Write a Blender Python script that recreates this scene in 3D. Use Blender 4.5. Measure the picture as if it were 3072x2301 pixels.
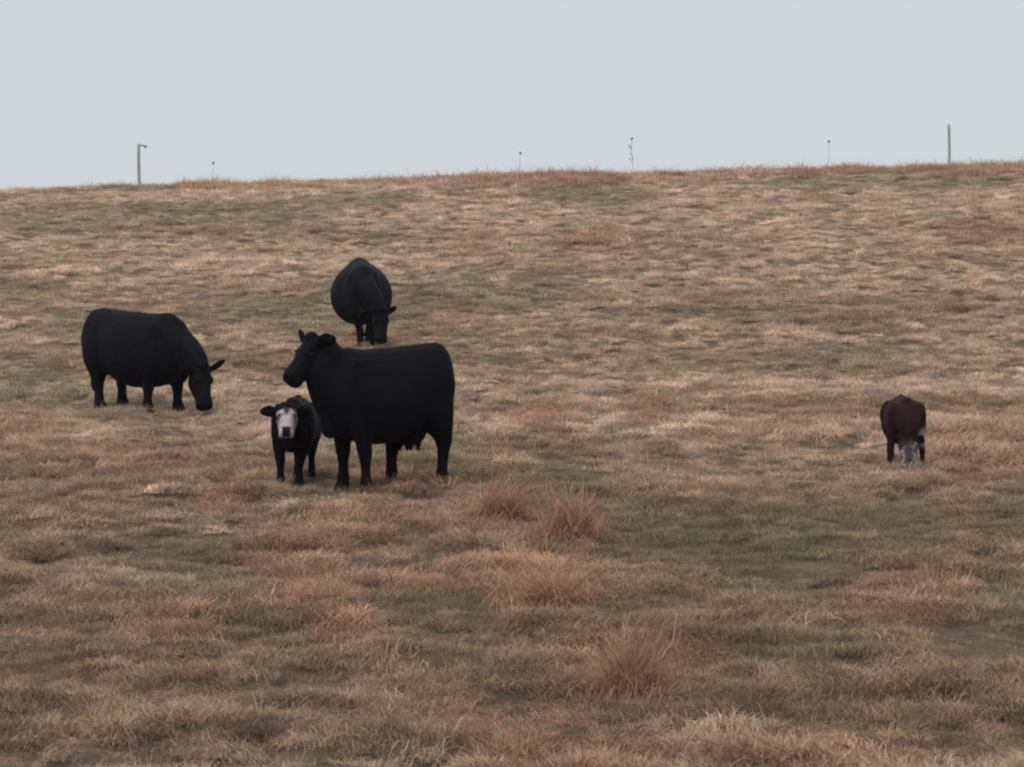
import bpy, bmesh, math, random
import numpy as np
from mathutils import Vector, Matrix

random.seed(7)
rng = np.random.default_rng(7)
scene = bpy.context.scene
for o in list(bpy.data.objects):
    bpy.data.objects.remove(o)
R = math.radians

# ------------------------------------------------------------------ camera, sky, sun, exposure
FPX, W0, H0, CAMZ = 6929.0, 3072.0, 2301.0, 1.6       # focal length in photo pixels, photo size, eye height
cam_data = bpy.data.cameras.new("camera")
cam = bpy.data.objects.new("camera", cam_data)
scene.collection.objects.link(cam)
cam.location = (0, 0, CAMZ)
cam.rotation_euler = (R(90), 0, 0)
cam_data.sensor_width = 36.0
cam_data.lens = 36.0 * FPX / W0
cam_data.clip_start, cam_data.clip_end = 0.1, 8000
cam_data.dof.use_dof = True
cam_data.dof.focus_distance = 25.0
cam_data.dof.aperture_fstop = 9.0
scene.camera = cam

SUN_EL, SUN_AZ = 58.0, 215.0          # azimuth clockwise from +Y: behind the camera's left shoulder
world = bpy.data.worlds.new("World")
scene.world = world
world.use_nodes = True
nt = world.node_tree
nt.nodes.clear()
n_out = nt.nodes.new("ShaderNodeOutputWorld")
n_sky = nt.nodes.new("ShaderNodeTexSky")
n_sky.sky_type = 'NISHITA'
n_sky.sun_disc = False
n_sky.sun_elevation = R(SUN_EL)
n_sky.sun_rotation = R(SUN_AZ)
n_sky.air_density, n_sky.dust_density = 1.5, 4.0
n_b1 = nt.nodes.new("ShaderNodeBackground")
n_b1.inputs["Strength"].default_value = 0.09
n_b2 = nt.nodes.new("ShaderNodeBackground")          # the even overcast deck
n_tc = nt.nodes.new("ShaderNodeTexCoord")
n_nz = nt.nodes.new("ShaderNodeTexNoise")
n_nz.inputs["Scale"].default_value = 2.2
n_nz.inputs["Detail"].default_value = 3.0
n_rp = nt.nodes.new("ShaderNodeValToRGB")
n_rp.color_ramp.elements[0].position, n_rp.color_ramp.elements[1].position = 0.3, 0.7
n_rp.color_ramp.elements[0].color = (0.590, 0.630, 0.660, 1)
n_rp.color_ramp.elements[1].color = (0.645, 0.685, 0.708, 1)
n_mx = nt.nodes.new("ShaderNodeMixShader")
n_mx.inputs[0].default_value = 0.86
nt.links.new(n_tc.outputs["Generated"], n_nz.inputs["Vector"])
nt.links.new(n_nz.outputs["Fac"], n_rp.inputs["Fac"])
nt.links.new(n_rp.outputs["Color"], n_b2.inputs["Color"])
nt.links.new(n_sky.outputs["Color"], n_b1.inputs["Color"])
nt.links.new(n_b1.outputs[0], n_mx.inputs[1])
nt.links.new(n_b2.outputs[0], n_mx.inputs[2])
nt.links.new(n_mx.outputs[0], n_out.inputs["Surface"])

sun_data = bpy.data.lights.new("sun", 'SUN')
sun_data.energy = 1.4
sun_data.angle = R(25)
sun_data.color = (1.0, 0.96, 0.91)
sun = bpy.data.objects.new("sun", sun_data)
scene.collection.objects.link(sun)
sun.location = (0, 0, 40)
_a, _e = R(SUN_AZ), R(SUN_EL)
_d = Vector((math.sin(_a) * math.cos(_e), math.cos(_a) * math.cos(_e), math.sin(_e)))
sun.rotation_euler = _d.to_track_quat('Z', 'Y').to_euler()

vs = scene.view_settings
vs.view_transform, vs.look, vs.exposure, vs.gamma = 'Standard', 'None', 0.18, 1.0
vs.use_curve_mapping = False
scene.render.engine = 'CYCLES'
scene.cycles.use_denoising = True
scene.cycles.max_bounces = 4
scene.cycles.diffuse_bounces = 2
scene.cycles.transmission_bounces = 2
scene.cycles.volume_bounces = 0
scene.cycles.pixel_filter_type = 'BLACKMAN_HARRIS'
scene.cycles.filter_width = 2.0


# ------------------------------------------------------------------ noise and terrain
def _hash(ix, iy, seed):
    h = (ix.astype(np.int64) * 374761393 + iy.astype(np.int64) * 668265263 + seed * 974634777) & 0x7fffffff
    h = ((h ^ (h >> 13)) * 1274126177) & 0x7fffffff
    return ((h ^ (h >> 16)) & 0xffff) / 65535.0


def vnoise(x, y, seed=0):
    x, y = np.asarray(x, float), np.asarray(y, float)
    ix, iy = np.floor(x), np.floor(y)
    fx, fy = x - ix, y - iy
    fx, fy = fx * fx * fx * (fx * (fx * 6 - 15) + 10), fy * fy * fy * (fy * (fy * 6 - 15) + 10)
    a, b = _hash(ix, iy, seed), _hash(ix + 1, iy, seed)
    c, d = _hash(ix, iy + 1, seed), _hash(ix + 1, iy + 1, seed)
    return (a + (b - a) * fx) * (1 - fy) + (c + (d - c) * fx) * fy


def fbm(x, y, seed=0, octv=4):
    t, amp, s = 0.0, 0.5, 0.0
    for k in range(octv):
        c, sn = math.cos(0.6 * k), math.sin(0.6 * k)
        t = t + amp * vnoise((x * c - y * sn) * 2 ** k + 17.3 * k, (x * sn + y * c) * 2 ** k + 5.1 * k, seed + k)
        s += amp
        amp *= 0.5
    return t / s


_sy = np.array([-60, 0, 7, 12, 18, 22.3, 27, 31, 37, 46, 60, 68, 74, 80, 92, 130, 220, 600, 4000.])
_ss = np.array([0, 0, .004, .036, .066, .064, .066, .090, .140, .164, .173, .166, .136, .070, -.01, -.06, -.03, -.004, 0.])
_yy = np.concatenate([np.arange(-60, 250, 0.1), np.arange(250, 4001, 10.)])
_zz = np.concatenate([[0], np.cumsum(np.interp((_yy[1:] + _yy[:-1]) / 2, _sy, _ss) * np.diff(_yy))])
_zz -= np.interp(0, _yy, _zz)

# gentle humps and hollows of the pasture: x, y, rx, ry, dz
HUMPS = [(-1.1, 20.9, 1.6, 1.4, -0.02), (-2.5, 38.2, 2.2, 2.0, 0.13)]


def base_height(x, y):
    z = np.interp(y, _yy, _zz)
    t = np.clip((y - 20) / 55, 0, 1)
    t = t * t * (3 - 2 * t)
    z = z + np.clip(x, -60, 60) * 0.0245 * t * np.clip(1.5 - y / 160, 0, 1)
    z = z + (fbm(x * 0.11 + 3, y * 0.08 + 9, 11, 3) - 0.5) * 0.22 * np.clip(y / 20, 0.2, 1)
    for hx, hy, rx, ry, dz in HUMPS:
        z = z + dz * np.exp(-((x - hx) / rx) ** 2 - ((y - hy) / ry) ** 2)
    return z


def lumps(x, y):
    """matted tussock relief, stretched along the contour, 0..1"""
    n = fbm(x * 1.15 + 40, y * 1.55 + 12, 21, 3)
    m = fbm(x * 3.3, y * 3.6 + 70, 33, 2)
    return np.clip(0.5 + (n - 0.5) * 1.2 + (m - 0.5) * 0.9, 0, 1)


def height(x, y):
    x, y = np.asarray(x, float), np.asarray(y, float)
    fade = np.clip((150 - y) / 60, 0, 1) * np.clip((70 - np.abs(x)) / 30, 0, 1)
    return base_height(x, y) + (lumps(x, y) - 0.5) * 0.125 * fade


def H(x, y):
    return float(height(np.array([x]), np.array([y]))[0])


def ray_ground(px, py, lo=4.0, hi=110.0):
    """photo pixel -> first point where its ray meets the ground"""
    d = np.arange(lo, hi, 0.03)
    x = (px - W0 / 2) / FPX * d
    z = CAMZ - (py - H0 / 2) / FPX * d
    below = np.nonzero(base_height(x, d) >= z)[0]
    i = below[0] if len(below) else len(d) - 1
    return float(x[i]), float(d[i])


def at_depth(px, y):
    return (px - W0 / 2) / FPX * y


# ------------------------------------------------------------------ materials
def new_mat(name):
    m = bpy.data.materials.new(name)
    m.use_nodes = True
    t = m.node_tree
    b = t.nodes["Principled BSDF"]
    b.inputs["Specular IOR Level"].default_value = 0.25
    return m, t, b


def N(t, kind, **kw):
    n = t.nodes.new(kind)
    for k, v in kw.items():
        setattr(n, k, v)
    return n


def ground_material():
    m, t, b = new_mat("thatch_soil")
    geo = N(t, "ShaderNodeNewGeometry")
    mp = N(t, "ShaderNodeMapping")
    mp.inputs["Scale"].default_value = (1.0, 1.6, 1.0)
    n1 = N(t, "ShaderNodeTexNoise")
    n1.inputs["Scale"].default_value, n1.inputs["Detail"].default_value = 2.5, 8
    n2 = N(t, "ShaderNodeTexNoise")
    n2.inputs["Scale"].default_value, n2.inputs["Detail"].default_value = 34.0, 10
    n2.inputs["Roughness"].default_value = 0.8
    r1 = N(t, "ShaderNodeValToRGB")
    r1.color_ramp.elements[0].position, r1.color_ramp.elements[1].position = 0.35, 0.68
    r1.color_ramp.elements[0].color = (0.185, 0.128, 0.082, 1)
    r1.color_ramp.elements[1].color = (0.38, 0.280, 0.185, 1)
    mix = N(t, "ShaderNodeMix", data_type='RGBA', blend_type='MULTIPLY')
    mix.inputs[0].default_value = 0.7
    r2 = N(t, "ShaderNodeValToRGB")
    r2.color_ramp.elements[0].position, r2.color_ramp.elements[1].position = 0.3, 0.65
    r2.color_ramp.elements[0].color = (0.45, 0.42, 0.40, 1)
    r2.color_ramp.elements[1].color = (1.1, 1.08, 1.05, 1)
    bump = N(t, "ShaderNodeBump")
    bump.inputs["Strength"].default_value, bump.inputs["Distance"].default_value = 1.0, 0.06
    L = t.links.new
    L(geo.outputs["Position"], mp.inputs["Vector"])
    L(mp.outputs[0], n1.inputs["Vector"])
    L(mp.outputs[0], n2.inputs["Vector"])
    L(n1.outputs["Fac"], r1.inputs["Fac"])
    L(n2.outputs["Fac"], r2.inputs["Fac"])
    L(r1.outputs["Color"], mix.inputs[6])
    L(r2.outputs["Color"], mix.inputs[7])
    L(mix.outputs[2], b.inputs["Base Color"])
    L(n2.outputs["Fac"], bump.inputs["Height"])
    L(bump.outputs[0], b.inputs["Normal"])
    b.inputs["Roughness"].default_value = 0.95
    return m


def blade_material(name, instancer=True, color=(0.3, 0.2, 0.15)):
    """dry grass blades: tint (per tuft) times a per-blade shade, slightly translucent"""
    m, t, b = new_mat(name)
    L = t.links.new
    sh = N(t, "ShaderNodeAttribute", attribute_name="blade")
    mix = N(t, "ShaderNodeMix", data_type='RGBA', blend_type='MULTIPLY')
    mix.inputs[0].default_value = 1.0
    if instancer:
        ti = N(t, "ShaderNodeAttribute", attribute_type='INSTANCER', attribute_name="tint")
        L(ti.outputs["Color"], mix.inputs[6])
    else:
        mix.inputs[6].default_value = (*color, 1)
    L(sh.outputs["Color"], mix.inputs[7])
    t.nodes.remove(b)
    b = N(t, "ShaderNodeBsdfDiffuse")
    L(mix.outputs[2], b.inputs["Color"])
    tr = N(t, "ShaderNodeBsdfTranslucent")
    L(mix.outputs[2], tr.inputs["Color"])
    ms = N(t, "ShaderNodeMixShader")
    ms.inputs[0].default_value = 0.25
    L(b.outputs[0], ms.inputs[1])
    L(tr.outputs[0], ms.inputs[2])
    L(ms.outputs[0], t.nodes["Material Output"].inputs["Surface"])
    return m


def coat_material():
    m, t, b = new_mat("cattle_coat")
    L = t.links.new
    at = N(t, "ShaderNodeAttribute", attribute_name="coat")
    tc = N(t, "ShaderNodeTexCoord")
    mp = N(t, "ShaderNodeMapping")
    mp.inputs["Scale"].default_value = (18, 40, 9)
    n1 = N(t, "ShaderNodeTexNoise")
    n1.inputs["Scale"].default_value, n1.inputs["Detail"].default_value = 2.2, 6
    r1 = N(t, "ShaderNodeMapRange")
    r1.inputs[1].default_value, r1.inputs[2].default_value = 0.3, 0.7
    r1.inputs[3].default_value, r1.inputs[4].default_value = 0.72, 1.3
    mix = N(t, "ShaderNodeMix", data_type='RGBA', blend_type='MULTIPLY')
    mix.inputs[0].default_value = 1.0
    bump = N(t, "ShaderNodeBump")
    bump.inputs["Strength"].default_value, bump.inputs["Distance"].default_value = 0.6, 0.012
    L(tc.outputs["Object"], mp.inputs["Vector"])
    L(mp.outputs[0], n1.inputs["Vector"])
    L(n1.outputs["Fac"], r1.inputs[0])
    L(at.outputs["Color"], mix.inputs[6])
    L(r1.outputs[0], mix.inputs[7])
    L(mix.outputs[2], b.inputs["Base Color"])
    L(n1.outputs["Fac"], bump.inputs["Height"])
    L(bump.outputs[0], b.inputs["Normal"])
    b.inputs["Roughness"].default_value = 0.62
    b.inputs["Specular IOR Level"].default_value = 0.075
    return m


def plain_mat(name, col, rough=0.8, spec=0.25, nscale=30.0, lo=0.7, hi=1.25, bump_d=0.004, stretch=(1, 1, 1)):
    m, t, b = new_mat(name)
    L = t.links.new
    tc = N(t, "ShaderNodeTexCoord")
    mp = N(t, "ShaderNodeMapping")
    mp.inputs["Scale"].default_value = stretch
    n1 = N(t, "ShaderNodeTexNoise")
    n1.inputs["Scale"].default_value, n1.inputs["Detail"].default_value = nscale, 6
    r1 = N(t, "ShaderNodeMapRange")
    r1.inputs[1].default_value, r1.inputs[2].default_value = 0.3, 0.7
    r1.inputs[3].default_value, r1.inputs[4].default_value = lo, hi
    mix = N(t, "ShaderNodeMix", data_type='RGBA', blend_type='MULTIPLY')
    mix.inputs[0].default_value = 1.0
    mix.inputs[6].default_value = (*col, 1)
    bump = N(t, "ShaderNodeBump")
    bump.inputs["Strength"].default_value, bump.inputs["Distance"].default_value = 0.7, bump_d
    L(tc.outputs["Object"], mp.inputs["Vector"])
    L(mp.outputs[0], n1.inputs["Vector"])
    L(n1.outputs["Fac"], r1.inputs[0])
    L(r1.outputs[0], mix.inputs[7])
    L(mix.outputs[2], b.inputs["Base Color"])
    L(n1.outputs["Fac"], bump.inputs["Height"])
    L(bump.outputs[0], b.inputs["Normal"])
    b.inputs["Roughness"].default_value = rough
    b.inputs["Specular IOR Level"].default_value = spec
    return m


M_GROUND = ground_material()
M_GRASS = blade_material("dry_pasture_grass")
M_BROOM = blade_material("reddish_broom_grass", False, (0.48, 0.258, 0.185))
M_COAT = coat_material()
M_HAIR, _t, _b = new_mat("coat_hair")
_at = N(_t, "ShaderNodeAttribute", attribute_name="coat")
_t.links.new(_at.outputs["Color"], _b.inputs["Base Color"])
_b.inputs["Roughness"].default_value = 0.6
_b.inputs["Specular IOR Level"].default_value = 0.075
M_HOOF = plain_mat("hoof_horn", (0.010, 0.008, 0.008), 0.8, 0.06)
M_EYE = plain_mat("wet_eye", (0.006, 0.005, 0.005), 0.35, 0.25, 5, 0.9, 1.1, 0.0)
M_POST = plain_mat("weathered_post_wood", (0.40, 0.40, 0.40), 0.9, 0.15, 14, 0.55, 1.3, 0.01, (6, 6, 0.6))
M_INS = plain_mat("dull_fence_fitting", (0.30, 0.30, 0.29), 0.6)
M_WEED = plain_mat("dead_weed_stem", (0.30, 0.27, 0.24), 0.9, 0.1, 40, 0.7, 1.2)
M_SEED = plain_mat("dead_seed_head", (0.24, 0.22, 0.20), 0.95, 0.1, 60, 0.6, 1.3)


def link_mesh(name, verts, faces, mat, parent=None, smooth=False):
    me = bpy.data.meshes.new(name)
    me.from_pydata([tuple(v) for v in verts], [], faces)
    if mat:
        me.materials.append(mat)
    if smooth:
        me.polygons.foreach_set("use_smooth", [True] * len(me.polygons))
    me.update()
    o = bpy.data.objects.new(name, me)
    scene.collection.objects.link(o)
    if parent:
        o.parent = parent
    return o


def tag(o, label=None, cat=None, group=None, kind=None):
    for k, v in (("label", label), ("category", cat), ("group", group), ("kind", kind)):
        if v:
            o[k] = v
    return o


# ------------------------------------------------------------------ ground sheet
def build_ground():
    ang = np.concatenate([np.linspace(-180, -30, 30, endpoint=False), np.linspace(-30, -17, 24, endpoint=False),
                          np.linspace(-17, 17, 360, endpoint=False), np.linspace(17, 30, 24, endpoint=False),
                          np.linspace(30, 180, 30, endpoint=False)])
    rad = np.concatenate([[0.6, 1.5, 3.0], np.geomspace(4.5, 100, 470), np.geomspace(103, 4000, 40)])
    A, Rr = np.meshgrid(np.radians(ang), rad)
    X, Y = np.sin(A) * Rr, np.cos(A) * Rr
    Z = height(X, Y)
    na, nr = len(ang), len(rad)
    V = np.stack([X, Y, Z], -1).reshape(-1, 3)
    V = np.vstack([V, [[0, 0, H(0, 0)]]])
    i, j = np.meshgrid(np.arange(nr - 1), np.arange(na), indexing='ij')
    j2 = (j + 1) % na
    F = np.stack([i * na + j, (i + 1) * na + j, (i + 1) * na + j2, i * na + j2], -1).reshape(-1, 4)
    faces = F.tolist() + [[len(V) - 1, k, (k + 1) % na] for k in range(na)]
    o = link_mesh("ground", V.tolist(), faces, M_GROUND, smooth=True)
    tag(o, "brown pasture hillside under the dry grass rising to the skyline", kind="structure")
    return o


# ------------------------------------------------------------------ grass
def blade_strip(base, az, length, elev, droop, width, nseg=3, twist=0.0):
    """verts of one arching blade and its faces"""
    pts = []
    p = np.array(base, float)
    e = elev
    for k in range(nseg + 1):
        pts.append(p.copy())
        st = length / nseg
        p = p + st * np.array([math.cos(e) * math.cos(az), math.cos(e) * math.sin(az), math.sin(e)])
        e -= droop / nseg
        az += twist / nseg
    s = np.array([-math.sin(az), math.cos(az), 0.0])
    V = []
    for k in range(nseg):
        w = width * (1 - 0.75 * (k / nseg) ** 1.5) * 0.5
        V += [pts[k] - s * w, pts[k] + s * w]
    V.append(pts[nseg])
    F = [(2 * k, 2 * k + 1, 2 * k + 3, 2 * k + 2) for k in range(nseg - 1)]
    F.append((2 * nseg - 2, 2 * nseg - 1, 2 * nseg))
    return V, F


def tuft(kind, r):
    """a list of blades -> (verts, faces, shade per vertex)"""
    V, F, S = [], [], []
    if kind == 'mat':
        n, rad = 260, 0.18
    elif kind == 'dome':
        n, rad = 190, 0.06
    elif kind == 'wisp':
        n, rad = 55, 0.10
    elif kind == 'short':
        n, rad = 200, 0.18
    lean = 0.0
    for k in range(n):
        q, a0 = rad * math.sqrt(r.random()), r.uniform(0, 6.283)
        base = (q * math.cos(a0), q * math.sin(a0), -0.02)
        if kind == 'mat':
            az = lean + r.gauss(0, 0.85)
            ln, el, dr = r.uniform(0.06, 0.18), R(r.uniform(12, 74)), R(r.uniform(60, 150))
            w = r.uniform(0.0032, 0.0068)
        elif kind == 'dome':
            az = a0 + r.gauss(0, 0.5)
            ln, el, dr = r.uniform(0.07, 0.19), R(r.uniform(30, 82)), R(r.uniform(80, 190))
            w = r.uniform(0.0028, 0.0055)
        elif kind == 'wisp':
            az = a0 + r.gauss(0, 0.6)
            ln, el, dr = r.uniform(0.08, 0.22), R(r.uniform(45, 88)), R(r.uniform(30, 120))
            w = r.uniform(0.0025, 0.0045)
        else:
            az = r.uniform(0, 6.283)
            ln, el, dr = r.uniform(0.05, 0.12), R(r.uniform(35, 85)), R(r.uniform(20, 70))
            w = r.uniform(0.004, 0.007)
        v, f = blade_strip(base, az, ln, el, dr, w, 3, r.gauss(0, 0.7))
        off = len(V)
        V += [tuple(x) for x in v]
        F += [tuple(i + off for i in q_) for q_ in f]
        s = min(max(r.gauss(1.0, 0.24), 0.45), 1.6)
        S += [(s * r.uniform(0.97, 1.03), s, s * r.uniform(0.93, 1.03), 1.0)] * len(v)
    return V, F, S


GREEN = [  # photo px, py, rx, ry (pixels), strength
    (950, 940, 430, 45, .75), (1480, 880, 330, 60, .6), (1180, 710, 90, 22, .6), (620, 640, 420, 40, .75),
    (1780, 580, 230, 45, .8), (2700, 545, 600, 30, .6), (130, 1170, 260, 60, .65), (60, 880, 120, 30, .5),
    (1640, 1500, 220, 110, .95), (1900, 1590, 380, 90, .7), (2250, 1610, 380, 90, .85), (2700, 1560, 130, 80, .8),
    (3030, 1520, 90, 80, .6), (2330, 1720, 230, 90, .85), (2980, 1850, 160, 150, .7), (2000, 1830, 260, 50, .6),
    (1380, 1800, 300, 60, .55), (560, 1690, 260, 110, .5), (1150, 1340, 260, 110, .5), (780, 1870, 200, 60, .35),
    (2440, 1930, 200, 60, .55), (200, 660, 330, 50, .55), (2580, 1070, 260, 50, .45), (1100, 600, 200, 25, .5),
    (300, 960, 200, 40, .3), (2100, 950, 300, 40, .3), (1270, 1780, 200, 90, .5), (1030, 1450, 300, 30, .35),
]
RED = [
    (1880, 1980, 180, 110, .9), (1600, 1720, 200, 120, .9), (1720, 1580, 130, 70, .8), (1480, 1530, 110, 70, .85),
    (1330, 1740, 230, 45, .8), (870, 1670, 190, 70, .85), (960, 1770, 150, 90, .75), (1000, 1860, 130, 70, .7),
    (690, 1490, 120, 50, .8), (1130, 1560, 230, 60, .65), (560, 1860, 130, 50, .7), (1560, 2200, 260, 110, .75),
    (1750, 2260, 320, 60, .8), (2450, 2270, 260, 70, .9), (1620, 1255, 110, 45, .8), (1960, 1225, 90, 60, .65),
    (2920, 1330, 260, 90, .75), (2450, 1290, 330, 60, .5), (1790, 715, 170, 40, .75), (1420, 730, 80, 40, .6),
    (2980, 690, 160, 40, .7), (1560, 526, 600, 36, 1.0), (2350, 505, 330, 32, 1.0), (2900, 505, 300, 26, .85),
    (700, 552, 340, 24, .85), (1200, 535, 260, 26, .9), (1180, 1440, 190, 45, .75), (60, 1290, 130, 50, .55),
    (420, 1370, 200, 40, .55), (2750, 1790, 260, 90, .45), (2200, 1830, 200, 60, .35), (400, 560, 300, 18, .5),
    (330, 2010, 160, 40, .35), (2960, 1390, 200, 60, .7), (1350, 950, 130, 40, .4), (2760, 930, 160, 30, .3),
]
DARK = [(2730, 950, 330, 60, .55), (2430, 1060, 160, 40, .5), (1900, 1350, 200, 40, .3), (1180, 1570, 130, 40, .4),
        (2150, 1600, 260, 60, .35), (2050, 1660, 260, 60, .35), (1650, 1500, 160, 80, .5), (460, 1250, 220, 30, .35),
        (1250, 1440, 260, 30, .5), (700, 1400, 260, 30, .3), (2250, 1900, 260, 60, .35), (300, 2150, 400, 80, .3)]


def patch_weight(px, py, table):
    w = np.zeros_like(px)
    jx = (fbm(px * 0.012, py * 0.03, 91, 3) - 0.5) * 1.2
    for cx, cy, rx, ry, s in table:
        q = ((px - cx) / rx) ** 2 + ((py - cy) / ry) ** 2
        w = np.maximum(w, s * np.clip(1.35 + jx - q, 0, 1))
    return w


def build_grass():
    r = random.Random(3)
    kinds = ['mat'] * 7 + ['wisp'] * 4 + ['short'] * 3 + ['dome'] * 5
    V, F, S, ID = [], [], [], []
    for k, kd in enumerate(kinds):
        v, f, s = tuft(kd, r)
        off = len(V)
        V += v
        F += [tuple(i + off for i in q) for q in f]
        S += s
        ID += [k] * len(v)
    nt_ = len(V)
    # seed points over the wedge of pasture in and around the view
    bands = [(5, 9, 60), (9, 16, 150), (16, 24, 110), (24, 34, 70), (34, 48, 38), (48, 66, 23), (66, 88, 17)]
    P = []
    for y0, y1, dens in bands:
        half = 0.222 * 1.22
        xw = half * y1 + 1.2
        n = int(2 * xw * (y1 - y0) * dens)
        x = rng.uniform(-xw, xw, n)
        y = rng.uniform(y0, y1, n)
        k = np.abs(x) < half * y + 1.2
        P.append(np.stack([x[k], y[k]], 1))
    P = np.vstack(P)
    x, y = P[:, 0], P[:, 1]
    lp = lumps(x, y)
    gap = fbm(x * 2.1 + 3, y * 3.4, 55, 3)
    keep = rng.random(len(x)) < np.clip(0.50 + 1.0 * lp - 0.25 * (gap < 0.38), 0.55, 1)
    x, y, lp, gap = x[keep], y[keep], lp[keep], gap[keep]
    z = height(x, y)
    px = W0 / 2 + x / y * FPX
    py = H0 / 2 + (CAMZ - z) / y * FPX
    g, rd, dk = patch_weight(px, py, GREEN), patch_weight(px, py, RED), patch_weight(px, py, DARK)
    n = len(x)
    tan_ = np.array([0.470, 0.362, 0.262])
    pale = np.array([0.730, 0.595, 0.470])
    brown = np.array([0.290, 0.208, 0.145])
    green = np.array([0.235, 0.235, 0.155])
    red = np.array([0.510, 0.315, 0.230])
    big = fbm(x * 0.16 + 5, y * 0.33 + 2, 71, 4)[:, None]
    mid = fbm(x * 0.8 + 9, y * 1.3, 77, 3)[:, None]
    hill = np.interp(y, [8, 13, 20, 34, 60], [0, 0.10, 0.42, 0.72, 1.0])[:, None]
    k = np.clip((big - 0.5) * 2.0 + (mid - 0.5) * 1.3 + -0.45 + 1.40 * hill + rng.normal(0, 0.16, (n, 1)), -0.7, 1)
    col = np.where(k > 0, tan_ + (pale - tan_) * k, tan_ + (brown - tan_) * -k)
    col = col + (green - col) * (g * rng.uniform(0.45, 1.0, n))[:, None]
    col = col + (red - col) * (rd * rng.uniform(0.5, 1.0, n))[:, None]
    col = col + (brown * 0.8 - col) * (0.65 * dk * rng.uniform(0.4, 1.0, n))[:, None]
    col = col * rng.normal(1, 0.14, (n, 1)).clip(0.62, 1.4) * np.array([1.045, 0.985, 0.995])
    u = rng.random(n)
    pick = np.where(u < 0.93, rng.integers(0, 7, n), rng.integers(7, 11, n))
    pick = np.where((g > 0.35) & (rng.random(n) < 0.65), rng.integers(11, 14, n), pick)
    sm = fbm(x * 5.2 + 2, y * 5.0, 83, 2)
    dome = (rng.random(n) < np.clip((sm - 0.42) * 3.0, 0.03, 0.6)) & (pick < 11)
    pick = np.where(dome, rng.integers(14, 19, n), pick)
    col = col * (1 + np.clip((sm - 0.5) * 1.9, -0.42, 0.42) * 0.60)[:, None]
    spot = (rng.random(n) < 0.07)[:, None]
    col = np.where(spot, col * 0.35 + brown * 0.40, col)
    scl = (0.70 + 0.50 * lp) * rng.uniform(0.75, 1.25, n) * np.interp(y, [5, 12, 24, 40, 80], [0.62, 0.68, 0.82, 1.02, 1.4]) * np.where(gap < 0.38, 0.75, 1.0)
    scl = scl * (1 - 0.25 * np.clip(g, 0, 1)) * (1 + 0.25 * np.clip(rd, 0, 1))
    scl = scl * np.where(pick < 7, 0.80 + 0.4 * np.clip(sm, 0, 1), 1.0)
    ridge = np.clip((y - 70) / 6, 0, 1)
    scl = scl * (1 + 1.0 * ridge * np.clip(rd, 0, 1) * rng.random(n) ** 2)
    pick = np.where((ridge > 0.3) & (rd > 0.4) & (rng.random(n) < 0.2), rng.integers(7, 11, n), pick)
    rot = np.stack([rng.normal(0, 0.10, n), rng.normal(0, 0.10, n), (fbm(x * 0.55 + 31, y * 0.8, 63, 3) * 3.2 + fbm(x * 2.5, y * 3.2 + 8, 67, 2)) * 6.283 + rng.normal(0, 0.45, n)], 1)

    allv = np.vstack([np.array(V), np.stack([x, y, z - 0.012], 1)])
    me = bpy.data.meshes.new("pasture_grass")
    me.from_pydata(allv.tolist(), [], F)
    me.materials.append(M_GRASS)
    tot = len(allv)

    def attr(name, typ, key, data):
        a = me.attributes.new(name, typ, 'POINT')
        a.data.foreach_set(key, np.asarray(data).ravel())
    attr("is_seed", 'BOOLEAN', "value", np.arange(tot) >= nt_)
    attr("variant", 'INT', "value", np.concatenate([ID, np.zeros(n, int)]).astype(np.int32))
    attr("pick", 'INT', "value", np.concatenate([np.zeros(nt_), pick]).astype(np.int32))
    attr("rot", 'FLOAT_VECTOR', "vector", np.vstack([np.zeros((nt_, 3)), rot]).astype(np.float32))
    attr("scl", 'FLOAT', "value", np.concatenate([np.ones(nt_), scl]).astype(np.float32))
    attr("tint", 'FLOAT_COLOR', "color", np.vstack([np.ones((nt_, 4)), np.hstack([col, np.ones((n, 1))])]).astype(np.float32))
    attr("blade", 'FLOAT_COLOR', "color", np.vstack([np.array(S), np.ones((n, 4))]).astype(np.float32))
    me.update()
    o = bpy.data.objects.new("pasture_grass", me)
    scene.collection.objects.link(o)
    tag(o, "matted dry tan grass with green and reddish patches covering the hillside", "grass", kind="stuff")

    ng = bpy.data.node_groups.new("scatter_tufts", 'GeometryNodeTree')
    ng.interface.new_socket("Geometry", in_out='INPUT', socket_type='NodeSocketGeometry')
    ng.interface.new_socket("Geometry", in_out='OUTPUT', socket_type='NodeSocketGeometry')
    gi, go = ng.nodes.new("NodeGroupInput"), ng.nodes.new("NodeGroupOutput")

    def named(name, typ):
        q = ng.nodes.new("GeometryNodeInputNamedAttribute")
        q.data_type = typ
        q.inputs["Name"].default_value = name
        return q.outputs["Attribute"]
    sep = ng.nodes.new("GeometryNodeSeparateGeometry")
    sep.domain = 'POINT'
    spl = ng.nodes.new("GeometryNodeSplitToInstances")
    spl.domain = 'POINT'
    iop = ng.nodes.new("GeometryNodeInstanceOnPoints")
    iop.inputs["Pick Instance"].default_value = True
    L = ng.links.new
    L(gi.outputs[0], sep.inputs["Geometry"])
    L(named("is_seed", 'BOOLEAN'), sep.inputs["Selection"])
    L(sep.outputs["Inverted"], spl.inputs["Geometry"])
    L(named("variant", 'INT'), spl.inputs["Group ID"])
    L(sep.outputs["Selection"], iop.inputs["Points"])
    L(spl.outputs["Instances"], iop.inputs["Instance"])
    L(named("pick", 'INT'), iop.inputs["Instance Index"])
    L(named("rot", 'FLOAT_VECTOR'), iop.inputs["Rotation"])
    L(named("scl", 'FLOAT'), iop.inputs["Scale"])
    L(iop.outputs["Instances"], go.inputs[0])
    md = o.modifiers.new("scatter", 'NODES')
    md.node_group = ng
    print("grass seeds", n, "tuft verts", nt_)
    return o


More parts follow.
